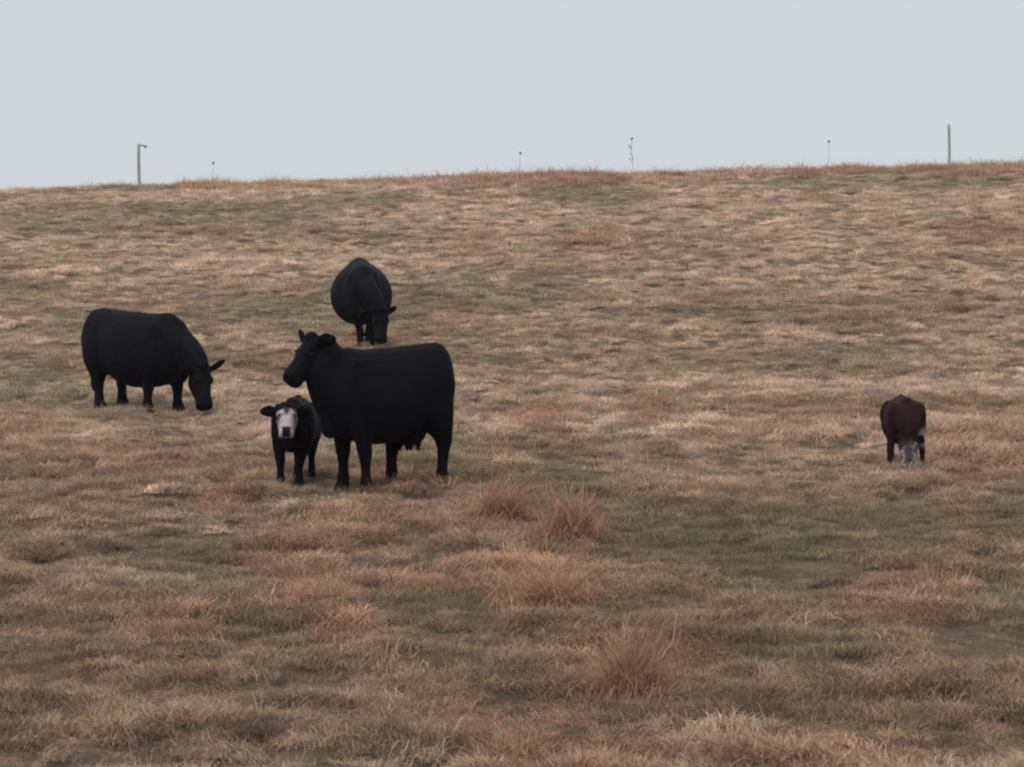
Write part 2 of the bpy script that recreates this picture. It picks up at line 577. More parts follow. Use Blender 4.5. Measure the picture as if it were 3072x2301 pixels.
# ------------------------------------------------------------------ broom grass clumps
def broom_clump(px, py, wpx, hpx, label, lean=0.0, shade=1.0, dens=1.0, peak=0.0, group="reddish broom grass clumps in the pasture"):
    x, y = ray_ground(px, py)
    m = y / FPX
    rad, hgt = wpx * m * 0.5, hpx * m
    r = random.Random(int(px * 7 + py))
    lean = lean or r.uniform(-0.35, 0.35)
    V, F, S = [], [], []
    n = int(min(5200, 2000 * dens * (0.5 + rad * 1.6)))
    nsub = max(4, int(rad * 26))
    subs = [(rad * 0.80 * math.sqrt(r.random()), r.uniform(0, 6.283), r.uniform(0.35, 1.0)) for _ in range(nsub)]
    subs[0] = (0.0, 0.0, 1.15)
    for k in range(n):
        q, a, sc = subs[r.randrange(nsub)]
        top = r.random() < peak
        if top:
            q, a, sc = subs[0]
        cx = q * math.cos(a) + r.gauss(0, 0.065)
        cy = 0.7 * q * math.sin(a) + r.gauss(0, 0.065)
        z0 = H(x + cx, y + cy) - H(x, y) - 0.03 if k % 12 == 0 or k == 0 else z0
        az = r.uniform(0, 6.283)
        out = math.hypot(cx, cy) / max(rad, .01)
        ln = hgt * sc * r.uniform(0.55, 1.25) * (1.1 - 0.35 * out)
        ln *= 1.35 * ((1.25 - 0.85 * out) if peak else 1.0)
        el = R(r.gauss(42, 24))
        dr = R(r.uniform(40, 200))
        if top:
            ln, el, dr = hgt * r.uniform(0.45, 1.5), R(r.gauss(70, 14)), R(r.uniform(10, 130))
        bx = cx + lean * 0.02
        v, f = blade_strip((bx, cy, z0), az, max(ln, .08), min(el, R(89)), dr, r.uniform(0.003, 0.0055), 4, r.gauss(0, 2.4))
        v = [p + np.array([lean * max(p[2], 0) ** 1.2, 0, 0]) for p in v]
        off = len(V)
        V += [tuple(p) for p in v]
        F += [tuple(i + off for i in t_) for t_ in f]
        s = min(max(r.gauss(1.0, 0.28), 0.4), 1.7) * shade
        w = max(0.0, r.gauss(0.12, 0.22))          # some blades bleached to straw
        S += [(s * (1 + 0.15 * w), s * (1 + 1.0 * w), s * (1 + 1.0 * w), 1)] * len(v)
    o = link_mesh("broom_grass_clump", V, F, M_BROOM)
    a = o.data.attributes.new("blade", 'FLOAT_COLOR', 'POINT')
    a.data.foreach_set("color", np.array(S, np.float32).ravel())
    o.location = (x, y, H(x, y))
    tag(o, label, "grass clump", group)
    return o


# ------------------------------------------------------------------ lofts
def ring(c, U, Vv, a, up, dn, n=2.3, cnt=28, nu=None):
    c, U, Vv = np.array(c, float), np.array(U, float), np.array(Vv, float)
    out = []
    for k in range(cnt):
        t = 2 * math.pi * k / cnt
        cu, sv = math.cos(t), math.sin(t)
        e = nu if (nu and sv > 0) else n
        u = a * math.copysign(abs(cu) ** (2 / e), cu)
        w = math.copysign(abs(sv) ** (2 / e), sv) * (up if sv > 0 else dn)
        out.append(c + U * u + Vv * w)
    return out


class MB:
    def __init__(self):
        self.V, self.F = [], []

    def loft(self, rings):
        off, cnt = len(self.V), len(rings[0])
        for rg in rings:
            self.V += [tuple(p) for p in rg]
        for i in range(len(rings) - 1):
            for k in range(cnt):
                a, b = off + i * cnt + k, off + i * cnt + (k + 1) % cnt
                self.F.append((a, b, b + cnt, a + cnt))
        self.F.append(tuple(off + k for k in range(cnt))[::-1])
        last = off + (len(rings) - 1) * cnt
        self.F.append(tuple(last + k for k in range(cnt)))

    def ball(self, c, rx, ry, rz, ax=None, n=16):
        M = np.eye(3) if ax is None else np.array(ax, float).T      # columns = axes
        rg = []
        for i in range(1, n):
            ph = math.pi * i / n
            rr, h = math.sin(ph), -math.cos(ph)
            rg.append([np.array(c, float) + M @ np.array([rx * rr * math.cos(2 * math.pi * k / 20),
                       ry * rr * math.sin(2 * math.pi * k / 20), rz * h]) for k in range(20)])
        self.loft(rg)

    def tube(self, pts, radii, cnt=14, flat=1.0):
        pts = [np.array(p, float) for p in pts]
        rg = []
        for i, p in enumerate(pts):
            t = pts[min(i + 1, len(pts) - 1)] - pts[max(i - 1, 0)]
            t = t / (np.linalg.norm(t) + 1e-9)
            s = np.cross(t, [0, 1, 0])
            if np.linalg.norm(s) < 1e-3:
                s = np.array([1.0, 0, 0])
            s = s / np.linalg.norm(s)
            u = np.cross(s, t)
            rg.append(ring(p, s, u, radii[i], radii[i] * flat, radii[i] * flat, 2.0, cnt))
        self.loft(rg)


def interp_stations(st, n):
    st = np.array(st, float)
    t = np.linspace(0, 1, len(st))
    q = np.linspace(0, 1, n)
    out = []
    for c in range(st.shape[1]):      # Catmull-Rom per column
        v = st[:, c]
        m = np.gradient(v, t)
        i = np.clip(np.searchsorted(t, q) - 1, 0, len(t) - 2)
        h = t[i + 1] - t[i]
        s = (q - t[i]) / h
        out.append((2 * s**3 - 3 * s**2 + 1) * v[i] + (s**3 - 2 * s**2 + s) * h * m[i]
                   + (-2 * s**3 + 3 * s**2) * v[i + 1] + (s**3 - s**2) * h * m[i + 1])
    return np.stack(out, 1)


COW_TORSO = [  # x, top, bottom, half width
    (-0.85, 1.20, 0.80, 0.16), (-0.81, 1.32, 0.68, 0.235), (-0.72, 1.365, 0.61, 0.270), (-0.58, 1.365, 0.56, 0.290),
    (-0.42, 1.355, 0.555, 0.305), (-0.22, 1.345, 0.495, 0.355), (0.0, 1.335, 0.45, 0.385), (0.22, 1.33, 0.445, 0.375),
    (0.42, 1.33, 0.47, 0.325), (0.56, 1.35, 0.50, 0.28), (0.70, 1.315, 0.54, 0.24), (0.82, 1.25, 0.62, 0.19),
    (0.90, 1.15, 0.74, 0.12)]


def build_bovine(name, px, py, depth, heading, S):
    """S: dict with sx (length scale), sz (height scale), sw (width scale), leg thickness, feet, head pose, coat function"""
    x0, y0 = at_depth(px, depth), depth
    z0 = H(x0, y0)
    hd = R(heading)
    ch, sh = math.cos(hd), math.sin(hd)

    def gz(lx, ly):       # ground height under a local point, local z
        return float(base_height(np.array([x0 + lx * ch - ly * sh]), np.array([y0 + lx * sh + ly * ch]))[0]) - z0 - 0.01

    sx, sz, sw, lt = S["sx"], S["sz"], S["sw"], S["lt"]
    belly = S.get("belly", 0.0)
    hb = S.get("hips", 0.35)
    mb = MB()
    # ground pitch along the body so the trunk follows the slope
    gf, gb = gz(0.5 * sx, 0), gz(-0.6 * sx, 0)

    def gbody(lx):
        return gb + (gf - gb) * (lx / sx + 0.6) / 1.1 - S.get("drop", 0.0)

    st = interp_stations(S.get("torso", COW_TORSO), 30)
    rings = []
    for (x, top, bot, hw) in st:
        b = belly * math.exp(-((x + 0.02) / 0.42) ** 2)
        zc = bot + (top - bot) * 0.46
        rings.append(ring((x * sx, 0, zc * sz + gbody(x * sx)), (0, 1, 0), (0, 0, 1), (hw + b * 0.55) * sw,
                          (top - zc) * sz, (zc - bot + b * 0.5) * sz, 2.3 if hb > 0 else 2.05, 28, 1.82))
    mb.loft(rings)
    # hip bones, shoulder, spine
    for s in (1, -1):
        if hb > 0.9:
          mb.ball((-0.44 * sx, s * 0.195 * sw, 1.205 * sz + gbody(-.44 * sx)), 0.13 * sx, 0.085 * sw, 0.075 * sz)
        mb.ball((-0.75 * sx, s * 0.12 * sw, 1.11 * sz + gbody(-.75 * sx)), 0.08 * sx, 0.07 * sw, 0.09 * sz)
        mb.ball((0.55 * sx, s * 0.175 * sw, 0.98 * sz + gbody(.55 * sx)), 0.19 * sx, 0.09 * sw, 0.27 * sz)
        mb.ball((-0.56 * sx, s * 0.17 * sw, 0.94 * sz + gbody(-.56 * sx)), 0.23 * sx, 0.125 * sw, 0.27 * sz)
    mb.ball((0.50 * sx, 0, 1.275 * sz + gbody(.50 * sx)), 0.24 * sx, 0.08 * sw, 0.065 * sz)
    mb.ball((0.80 * sx, 0, 0.66 * sz + gbody(.8 * sx)), 0.13 * sx, 0.10 * sw, 0.15 * sz)      # brisket
    mb.ball((-0.68 * sx, 0, (1.255 if hb > 0 else 1.21) * sz + gbody(-.70 * sx)), 0.15 * sx, 0.06 * sw, 0.06 * sz)   # tail head
    # legs
    hoofs = []
    for i, (fx, fy) in enumerate(S["feet"]):
        front = i < 2
        s = 1 if i % 2 == 0 else -1
        g = gz(fx, fy)
        if front:
            ax, ay, az_ = 0.55 * sx, s * 0.165 * sw, gbody(.55 * sx)
            J = [(ax + .01, ay, 0.98, .165, .10), (ax - .03 * sx, ay * 1.12, 0.78, .135, .10), (None, .30, 0.60, .100, .082),
                 (None, .62, 0.47, .074, .066), (None, .86, 0.37, .066, .060), (None, .94, 0.27, .047, .044),
                 (None, .98, 0.18, .045, .043), (None, 1.0, 0.115, .056, .053), (None, 1.02, 0.05, .052, .050)]
        else:
            ax, ay, az_ = -0.53 * sx, s * 0.165 * sw, gbody(-.53 * sx)
            J = [(ax, ay, 1.02, .235, .12), (ax + .0 * sx, ay * 1.1, 0.84, .225, .125), (None, .10, 0.68, .190, .115),
                 (None, .50, 0.56, .135, .090), (None, .96, 0.45, .085, .062), (None, 1.03, 0.37, .060, .050),
                 (None, 1.03, 0.26, .048, .044), (None, 1.0, 0.115, .057, .053), (None, .99, 0.05, .052, .050)]
        rg = []
        for (jx, jy, jz, ra, rb) in J:
            low = max(0.0, 1 - jz / 0.9)
            zz_ = jz * sz + az_ * (1 - low) + g * low
            if jx is None:
                f = jy
                bx = ax - (0.03 * sx if front else 0.0)
                xx = bx + (fx - bx) * f
                if not front and 0.4 < f < 1.06:
                    xx -= 0.022 * sz * (1 - abs(jz - 0.44) / 0.3 if abs(jz - 0.44) < 0.3 else 0)
                yy = ay * 1.1 + (fy - ay * 1.1) * min(f, 1)
            else:
                xx, yy = jx, jy
            k = lt * (sz if jz < 0.7 else (sz + sx) / 2)
            rg.append(ring((xx, yy, zz_), (1, 0, 0), (0, 1, 0), ra * k, rb * k, rb * k, 2.1, 18))
        mb.loft(rg)
        hoofs.append((fx, fy, g))
    # tail
    tx, tz = -0.83 * sx, gbody(-.8 * sx)
    tsw = S.get("tail_side", 0.0)
    tail = [(-0.68 * sx, 0, 1.255 * sz + tz), (tx + .01, 0, 1.225 * sz + tz), (tx - .03, tsw * .3, 1.16 * sz + tz), (tx - .03, tsw * .6, 0.98 * sz + tz),
            (tx - .015, tsw * .8, 0.78 * sz + tz), (tx + .01, tsw, 0.60 * sz + tz), (tx + .02, tsw, 0.42 * sz + tz), (tx + .02, tsw, 0.34 * sz + tz)]
    tr = [.045, .040, .032, .026, .024, .034, .040, .012]
    mb.tube(tail, [q * (0.6 * sz + 0.4 * lt) for q in tr])
    # head frame
    hs = S["head_scale"]
    P = np.array(S["poll"], float)
    P[2] += gbody(min(P[0], 1.0 * sx)) if not S.get("graze") else gz(P[0], P[1])
    yaw, pit = R(S["yaw"]), R(S["pitch"])
    f = np.array([math.cos(yaw) * math.cos(pit), math.sin(yaw) * math.cos(pit), math.sin(pit)])
    rgt = np.array([-math.sin(yaw), math.cos(yaw), 0.0])      # animal's left
    rl = R(S.get("roll", 0))
    u = np.cross(f, rgt)
    rgt, u = rgt * math.cos(rl) + u * math.sin(rl), u * math.cos(rl) - rgt * math.sin(rl)
    head = [(-.060, .010, -.10, .070), (-.02, .05, -.16, .105), (.03, .066, -.205, .122), (.09, .062, -.235, .126), (.15, .050, -.255, .124),
            (.21, .040, -.240, .108), (.28, .034, -.210, .096), (.34, .034, -.185, .092), (.39, .034, -.178, .096),
            (.44, .028, -.178, .098), (.475, .004, -.160, .084)]
    rings = []
    for (s_, tp, bt, w) in interp_stations(head, 20):
        zc = (tp + bt) / 2
        rings.append(ring(P + f * s_ * hs + u * zc * hs, rgt, u, w * hs, (tp - zc) * hs, (zc - bt) * hs, 2.4, 24))
    mb.loft(rings)
    mb.ball(P + (f * -.025 + u * .045) * hs, .075 * hs, .08 * hs, .06 * hs, (f, rgt, u))       # poll
    for s in (1, -1):
        mb.ball(P + (f * .135 + u * .012 + rgt * s * .100) * hs, .045 * hs, .028 * hs, .036 * hs, (f, rgt, u))  # brow
        mb.ball(P + (f * .432 + u * -.035 + rgt * s * .050) * hs, .03 * hs, .03 * hs, .035 * hs, (f, rgt, u))   # nostril wing
    # ears
    for s, e in zip((1, -1), S["ears"]):
        el, ed, eb = e        # length, up, back
        d = rgt * s + np.array([0, 0, ed]) - np.array([math.cos(yaw), math.sin(yaw), 0]) * eb
        d = d / np.linalg.norm(d)
        nrm = f * 0.8 + u * 0.3 - d * np.dot(f * 0.8 + u * 0.3, d)
        nrm = nrm / np.linalg.norm(nrm)
        wd = np.cross(d, nrm)
        root = P + (f * .02 - u * .015 + rgt * s * .085) * hs
        rg = []
        for t, w, th in ((0, .036, .030), (.18, .052, .026), (.42, .080, .022), (.65, .084, .020), (.88, .062, .019), (1.04, .024, .016)):
            rg.append(ring(root + d * el * t * hs - u * .03 * t * t * hs, wd, nrm, w * hs, th * hs, th * hs, 2.0, 14))
        mb.loft(rg)
    # neck
    B0 = np.array([0.60 * sx, 0, 0.985 * sz + gbody(.6 * sx)])
    B3 = P + (f * 0.015 - u * 0.085) * hs
    nk = S["neck"]
    d0 = np.array(nk["dir0"], float)
    B1 = B0 + d0 * nk["k0"]
    B2 = B3 - (f * nk["hf"] - u * nk["hu"]) * nk["k1"]
    rings = []
    for t in np.linspace(0, 1, 12):
        c = (1 - t)**3 * B0 + 3 * (1 - t)**2 * t * B1 + 3 * (1 - t) * t * t * B2 + t**3 * B3
        tg = 3 * (1 - t)**2 * (B1 - B0) + 6 * (1 - t) * t * (B2 - B1) + 3 * t * t * (B3 - B2)
        tg = tg / np.linalg.norm(tg)
        side = np.array([0, 1.0, 0]) * (1 - t) + rgt * t
        side = side - tg * np.dot(side, tg)
        side = side / np.linalg.norm(side)
        up = np.cross(tg, side)
        if up[2] < 0 and t < 0.5:
            up = -up
        e = t ** 0.8
        rings.append(ring(c, side, up, (0.20 * sw) * (1 - e) + .092 * hs * e, 0.30 * sz * (1 - e) + .110 * hs * e,
                          0.38 * sz * (1 - e) + .130 * hs * e, 2.2, 24))
    mb.loft(rings)
    if S.get("udder"):
        gu = gbody(-.4 * sx)
        mb.ball((-0.33 * sx, 0, 0.52 * sz + gu), 0.21 * sx, 0.15 * sw, 0.12 * sz)
        for (ux, uy) in ((-.24, .07), (-.24, -.07), (-.40, .07), (-.40, -.07)):
            mb.tube([(ux * sx, uy, 0.47 * sz + gu), (ux * sx, uy, 0.41 * sz + gu), (ux * sx, uy * 1.1, 0.35 * sz + gu)], [.045, .026, .020])

    # one continuous skin: voxel union, then smoothing
    me0 = bpy.data.meshes.new("raw")
    me0.from_pydata(mb.V, [], mb.F)
    bm = bmesh.new()
    bm.from_mesh(me0)
    bmesh.ops.recalc_face_normals(bm, faces=bm.faces)
    bm.to_mesh(me0)
    bm.free()
    ob = bpy.data.objects.new("raw", me0)
    scene.collection.objects.link(ob)
    m1 = ob.modifiers.new("r", 'REMESH')
    m1.mode, m1.voxel_size, m1.use_smooth_shade = 'VOXEL', S["voxel"], True
    m2 = ob.modifiers.new("s", 'SMOOTH')
    m2.factor, m2.iterations = 0.5, S.get("smooth", 14)
    dg = bpy.context.evaluated_depsgraph_get()
    dg.update()
    me = bpy.data.meshes.new_from_object(ob.evaluated_get(dg))
    bpy.data.objects.remove(ob)
    me.name = name
    nv = len(me.vertices)
    co = np.empty(nv * 3, np.float32)
    me.vertices.foreach_get("co", co)
    co = co.reshape(-1, 3).astype(float)
    no = np.empty(nv * 3, np.float32)
    me.vertices.foreach_get("normal", no)
    no = no.reshape(-1, 3).astype(float)
    # shaggy unevenness of the coat
    k = (fbm(co[:, 0] * 9 + co[:, 1] * 5, co[:, 2] * 7 - co[:, 1] * 6, 5, 3) - 0.5) * S.get("rough", 0.012)
    co2 = co + no * k[:, None]
    me.vertices.foreach_set("co", co2.astype(np.float32).ravel())
    hl = np.stack([(co - P) @ f, (co - P) @ rgt, (co - P) @ u], 1) / hs
    col = S["coat"](co, hl, sx, sz)
    a = me.attributes.new("coat", 'FLOAT_COLOR', 'POINT')
    a.data.foreach_set("color", np.hstack([col, np.ones((nv, 1))]).astype(np.float32).ravel())
    me.materials.clear()
    me.materials.append(M_COAT)
    me.polygons.foreach_set("use_smooth", [True] * len(me.polygons))
    body = bpy.data.objects.new(name, me)
    scene.collection.objects.link(body)
    body.location = (x0, y0, z0)
    body.rotation_euler = (0, 0, hd)

    # coat hair: short strands lying down and back
    nh = S.get("hairs", 9000)
    idx = rng.integers(0, nv, nh)
    p, n_ = co2[idx], no[idx]
    flow = np.array([-0.55, 0, -0.75]) + rng.normal(0, 0.35, (nh, 3))
    flow -= n_ * (flow * n_).sum(1)[:, None]
    flow /= np.linalg.norm(flow, axis=1)[:, None] + 1e-6
    d = flow + n_ * rng.uniform(0.15, 0.75, (nh, 1))
    d /= np.linalg.norm(d, axis=1)[:, None]
    ln = rng.uniform(0.5, 1.3, (nh, 1)) * S.get("hair_len", 0.028)
    sd = np.cross(d, n_)
    sd /= np.linalg.norm(sd, axis=1)[:, None] + 1e-6
    w = 0.0022 * S.get("hair_w", 1.0)
    pa, pb, pc = p - n_ * .004 - sd * w, p - n_ * .004 + sd * w, p + d * ln
    Vh = np.stack([pa, pb, pc], 1).reshape(-1, 3)
    ho = link_mesh("coat_hair", Vh.tolist(), [(3 * i, 3 * i + 1, 3 * i + 2) for i in range(nh)], M_HAIR, body)
    ho["kind"] = "stuff"
    a = ho.data.attributes.new("coat", 'FLOAT_COLOR', 'POINT')
    ch_ = np.repeat(np.hstack([col[idx] * rng.uniform(0.7, 1.5, (nh, 1)), np.ones((nh, 1))]), 3, axis=0)
    a.data.foreach_set("color", ch_.astype(np.float32).ravel())
    # eyes and hooves
    for s in (1, -1):
        e = MB()
        e.ball(P + (f * .15 - u * .010 + rgt * s * .112) * hs, .021 * hs, .016 * hs, .018 * hs, (f, rgt, u), 10)
        link_mesh("eye", e.V, e.F, M_EYE, body, True)
    for (fx, fy, g) in hoofs:
        h = MB()
        k = lt * sz
        rgs = [ring((fx + dx * k, fy, g + z * k), (1, 0, 0), (0, 1, 0), a_ * k, b_ * k, b_ * k, 2.4, 16)
               for z, dx, a_, b_ in ((.085, 0, .052, .050), (.05, .012, .060, .056), (.0, .026, .072, .062), (-.02, .026, .070, .060))]
        h.loft(rgs)
        link_mesh("hoof", h.V, h.F, M_HOOF, body, True)
    return body


BLACK = np.array([0.0038, 0.0033, 0.0064])
REDC = np.array([0.021, 0.0062, 0.0072])
WHITE = np.array([0.36, 0.31, 0.33])


def sstep(a, b, v):
    t = np.clip((v - a) / (b - a), 0, 1)
    return t * t * (3 - 2 * t)


def coat_black(co, hl, sx, sz):
    n = len(co)
    t = fbm(co[:, 0] * 2.3, co[:, 2] * 2.9 + co[:, 1], 9, 3)[:, None]
    c = BLACK * (0.75 + 0.5 * t)
    low = sstep(0.75 * sz, 0.35 * sz, co[:, 2])[:, None] * 0.45
    return c * (1 - low) + low * np.array([0.0050, 0.0032, 0.0046])


def coat_blackface(co, hl, sx, sz):
    c = coat_black(co, hl, sx, sz)
    s, r_, u_ = hl.T
    wob = (fbm(hl[:, 0] * 14, hl[:, 1] * 14 + 3, 4, 2) - 0.5) * 0.05
    face = sstep(.015, .05, s + wob) * sstep(.142, .118, np.abs(r_) + wob) * sstep(-.16, -.11, u_ + wob) * sstep(.56, .50, s)
    star = sstep(.075, .035, np.abs(r_) + wob * .6 + np.clip(s - .02, 0, 1) * .22) * sstep(.20, .12, s)      # dark peak down the brow
    eye = np.exp(-(((s - .15) / .042) ** 2 + ((np.abs(r_) - .098) / .034) ** 2)) * 0.95
    nose = sstep(.395, .43, s) * sstep(.060, .042, np.abs(r_)) * sstep(-.10, -.07, u_)
    chin = sstep(-.085, -.11, u_) * sstep(.34, .40, s)
    face = face * (0.72 + 0.28 * sstep(.35, .55, fbm(hl[:, 0] * 20, hl[:, 1] * 20 + 9, 24, 2)))
    w = np.clip(face * (1 - .88 * star) * (1 - eye) * (1 - nose) * (1 - chin), 0, 1)
    bib = np.exp(-(((co[:, 2] - .43 * sz) / .022) ** 2 + ((co[:, 1] + .02) / .020) ** 2)) * (co[:, 0] > 0.75 * sx) * 0.35
    w = np.clip(w + bib, 0, 1)[:, None]
    c = c * (1 - w) + WHITE * 1.3 * w
    k = (np.clip(nose + chin, 0, 1) * sstep(.3, .4, s))[:, None] * 0.9
    return c * (1 - k) + k * np.array([0.022, 0.015, 0.018])


def coat_red(co, hl, sx, sz):
    t = fbm(co[:, 0] * 4.0, co[:, 2] * 5 + co[:, 1] * 2, 19, 3)[:, None]
    c = REDC * (0.7 + 0.65 * t)
    low = sstep(0.70 * sz, 0.3 * sz, co[:, 2])[:, None] * 0.6
    c = c * (1 - low) + low * np.array([0.022, 0.012, 0.013])
    s, r_, u_ = hl.T
    wob = (fbm(hl[:, 0] * 12, hl[:, 1] * 12 + 3, 4, 2) - 0.5) * 0.07
    face = sstep(.10, .17, s + wob) * sstep(-.24, -.18, u_) * sstep(.15, .12, np.abs(r_)) * sstep(.58, .5, s)
    dark = sstep(.075, .035, np.abs(r_ + wob)) * sstep(.46, .36, s)
    spk = 0.35 + 0.65 * sstep(.42, .56, fbm(hl[:, 0] * 22 + 4, hl[:, 1] * 22, 14, 2))
    w = 0.95 * face * spk * (1 - .85 * dark) * (1 - .8 * np.exp(-(((s - .16) / .03) ** 2 + ((np.abs(r_) - .1) / .03) ** 2)))
    neckw = np.exp(-(((co[:, 2] - .57 * sz) / .10) ** 2 + ((co[:, 0] - .66 * sx) / .16) ** 2)) * sstep(.07, .13, co[:, 1]) * 1.3
    w = np.clip(w + np.clip(neckw - .35, 0, 1) * 1.3, 0, 1)[:, None]
    return c * (1 - w) + WHITE * 0.9 * w


HEAD_UP_NECK = dict(dir0=(0.82, 0, 0.57), k0=0.22, hf=0.75, hu=0.0, k1=0.18)
GRAZE_NECK = dict(dir0=(0.95, 0, -0.15), k0=0.26, hf=0.30, hu=0.75, k1=0.22)

build_ground()
build_grass()

# ------------------------------------------------------------------ cattle
cow = build_bovine("cow", 1160, 1440, 21.0, 211, dict(
    sx=0.72, sz=0.97, sw=0.98, lt=1.08, belly=0.02, udder=True,
    feet=[(0.31, 0.19), (0.34, -0.20), (-0.49, 0.15), (-0.14, -0.17)],
    poll=(0.73, -0.05, 1.365), yaw=6, pitch=-48, head_scale=0.90,
    ears=[(0.28, 0.34, 0.12), (0.25, 0.85, 0.0)], neck=HEAD_UP_NECK,
    voxel=0.013, coat=coat_black, tail_side=0.03, hairs=12000))
tag(cow, "black cow with udder standing with head raised above the white faced calf", "cow", "cattle grazing on the hillside")

cow = build_bovine("cow", 412, 1230, 30.3, -40, dict(
    sx=1.04, sz=1.09, sw=1.05, lt=1.18, belly=0.03, graze=True, drop=0.17,
    feet=[(0.56, 0.20), (0.42, -0.19), (-0.50, 0.17), (-0.56, -0.17)],
    poll=(1.30, -0.05, 0.60), yaw=-15, pitch=-72, head_scale=1.08,
    ears=[(0.27, 0.55, 0.0), (0.20, 0.1, 0.0)], neck=GRAZE_NECK,
    voxel=0.015, coat=coat_black, tail_side=-0.03, hairs=12000, hair_len=0.036))
tag(cow, "broad black cow grazing side on with its head down in the grass", "cow", "cattle grazing on the hillside")

cow = build_bovine("cow", 1084, 1030, 38.0, -83, dict(
    sx=0.90, sz=1.05, sw=1.08, lt=0.95, belly=0.16, graze=True, drop=0.04,
    feet=[(0.50, 0.15), (0.52, -0.06), (-0.60, 0.15), (-0.58, 0.02)],
    poll=(1.06, 0.25, 0.70), yaw=2, pitch=-74, head_scale=1.05,
    ears=[(0.19, 0.6, 0.1), (0.20, 0.1, 0.0)], neck=GRAZE_NECK,
    voxel=0.016, coat=coat_black, hairs=9000))
tag(cow, "round bellied black cow grazing head on behind the standing cow's back", "cow", "cattle grazing on the hillside")

CALF_TORSO = [
    (-0.80, 1.12, 0.94, 0.09), (-0.76, 1.22, 0.82, 0.17), (-0.66, 1.28, 0.70, 0.22), (-0.52, 1.30, 0.62, 0.24),
    (-0.36, 1.30, 0.57, 0.255), (-0.16, 1.29, 0.52, 0.275), (0.04, 1.28, 0.49, 0.285), (0.24, 1.28, 0.48, 0.28),
    (0.42, 1.29, 0.49, 0.26), (0.56, 1.30, 0.50, 0.235), (0.70, 1.27, 0.53, 0.21), (0.82, 1.21, 0.62, 0.17),
    (0.90, 1.12, 0.74, 0.11)]

calf = build_bovine("calf", 886, 1430, 21.6, -90, dict(
    sx=0.44, sz=0.605, sw=0.76, lt=1.22, torso=CALF_TORSO, hips=0.0,
    feet=[(0.26, 0.06), (0.27, -0.11), (-0.26, 0.13), (-0.22, 0.0)],
    poll=(0.42, -0.04, 0.70), yaw=5, pitch=-32, head_scale=0.71,
    ears=[(0.22, 0.15, 0.25), (0.26, 0.22, 0.15)], neck=dict(dir0=(0.85, 0, 0.5), k0=0.12, hf=0.8, hu=0.0, k1=0.10),
    voxel=0.009, coat=coat_blackface, hairs=7000, hair_len=0.022, smooth=12, rough=0.009))
tag(calf, "small black calf with white face standing in front of the cow's chest", "calf", "calves in the pasture")

calf = build_bovine("calf", 2712, 1392, 22.8, -94, dict(
    sx=0.47, sz=0.535, sw=0.72, lt=1.05, torso=CALF_TORSO, graze=True, hips=0.0,
    feet=[(0.28, 0.15), (0.30, -0.17), (-0.34, 0.10), (-0.32, -0.09)],
    poll=(0.52, -0.01, 0.36), yaw=-4, pitch=-62, head_scale=0.74,
    ears=[(0.13, -0.25, 0.2), (0.13, -0.25, 0.2)], neck=dict(dir0=(0.95, 0, -0.25), k0=0.14, hf=0.3, hu=0.75, k1=0.12),
    voxel=0.0095, coat=coat_red, hairs=7000, hair_len=0.022, smooth=12, rough=0.009))
tag(calf, "dark red calf with white patched face nosing the grass by itself", "calf", "calves in the pasture")

# ------------------------------------------------------------------ broom grass clumps
broom_clump(1885, 2080, 250, 245, "bushy reddish broom grass clump with a dark notch at its foot", dens=1.7, shade=0.95, peak=0.15)
broom_clump(1625, 1790, 300, 200, "widest reddish broom grass clump, spread below the pointed one", dens=1.5, shade=1.1)
broom_clump(1715, 1620, 160, 165, "pointed reddish broom grass clump right of the green hollow", lean=-0.05, peak=0.3, dens=1.3)
broom_clump(1470, 1560, 150, 150, "leaning reddish broom grass clump left of the green hollow", lean=0.55, peak=0.35, dens=1.3)
for a, lb in (((870, 1720, 220, 95), "low reddish broom grass patch down the slope from the white faced calf"),
              ((960, 1820, 170, 105), "low reddish broom grass patch beside the narrow straw coloured clump"),
              ((700, 1520, 120, 60), "small reddish broom grass tuft near the white faced calf's feet"),
              ((560, 1895, 100, 60), "small lone reddish broom grass tuft surrounded by tan grass"),
              ((1560, 2260, 270, 140), "broad brownish red broom grass patch below the bushy clump with the dark notch"),
              ((1760, 2310, 230, 90), "flat reddish broom grass patch adjoining the broad brownish red one"),
              ((2400, 2330, 210, 110), "reddish broom grass clump, one of a touching pair away from the others"),
              ((2540, 2330, 180, 90), "reddish broom grass clump, one of a touching pair away from the others"),
              ((1130, 1590, 150, 60), "low reddish broom grass patch just in front of the standing cow's hooves"),
              ((1620, 1285, 100, 50), "small orange red broom grass tuft behind the green hollow"),
              ((1330, 1765, 160, 60), "flattened reddish broom grass trailing off at the widest clump's far end"),
              ((1965, 1260, 80, 60), "faint reddish broom grass tuft between the orange red tuft and the red calf"),
              ((1800, 735, 120, 34), "far reddish broom grass tuft on the slope just under the ridge"),
              ((1470, 1770, 170, 80), "reddish broom grass patch joined to the side of the widest clump")):
    broom_clump(*a, lb, shade=random.uniform(0.9, 1.1))
broom_clump(1035, 1890, 80, 110, "narrow straw coloured broom grass clump with tall upright stalks", lean=0.2, shade=1.35, dens=0.6)


# ------------------------------------------------------------------ fence posts and dead weeds on the ridge
def ridge_y(x):
    ys = np.arange(60, 100, 0.1)
    s = (base_height(np.full_like(ys, x), ys) - CAMZ) / ys
    return float(ys[np.argmax(s)])


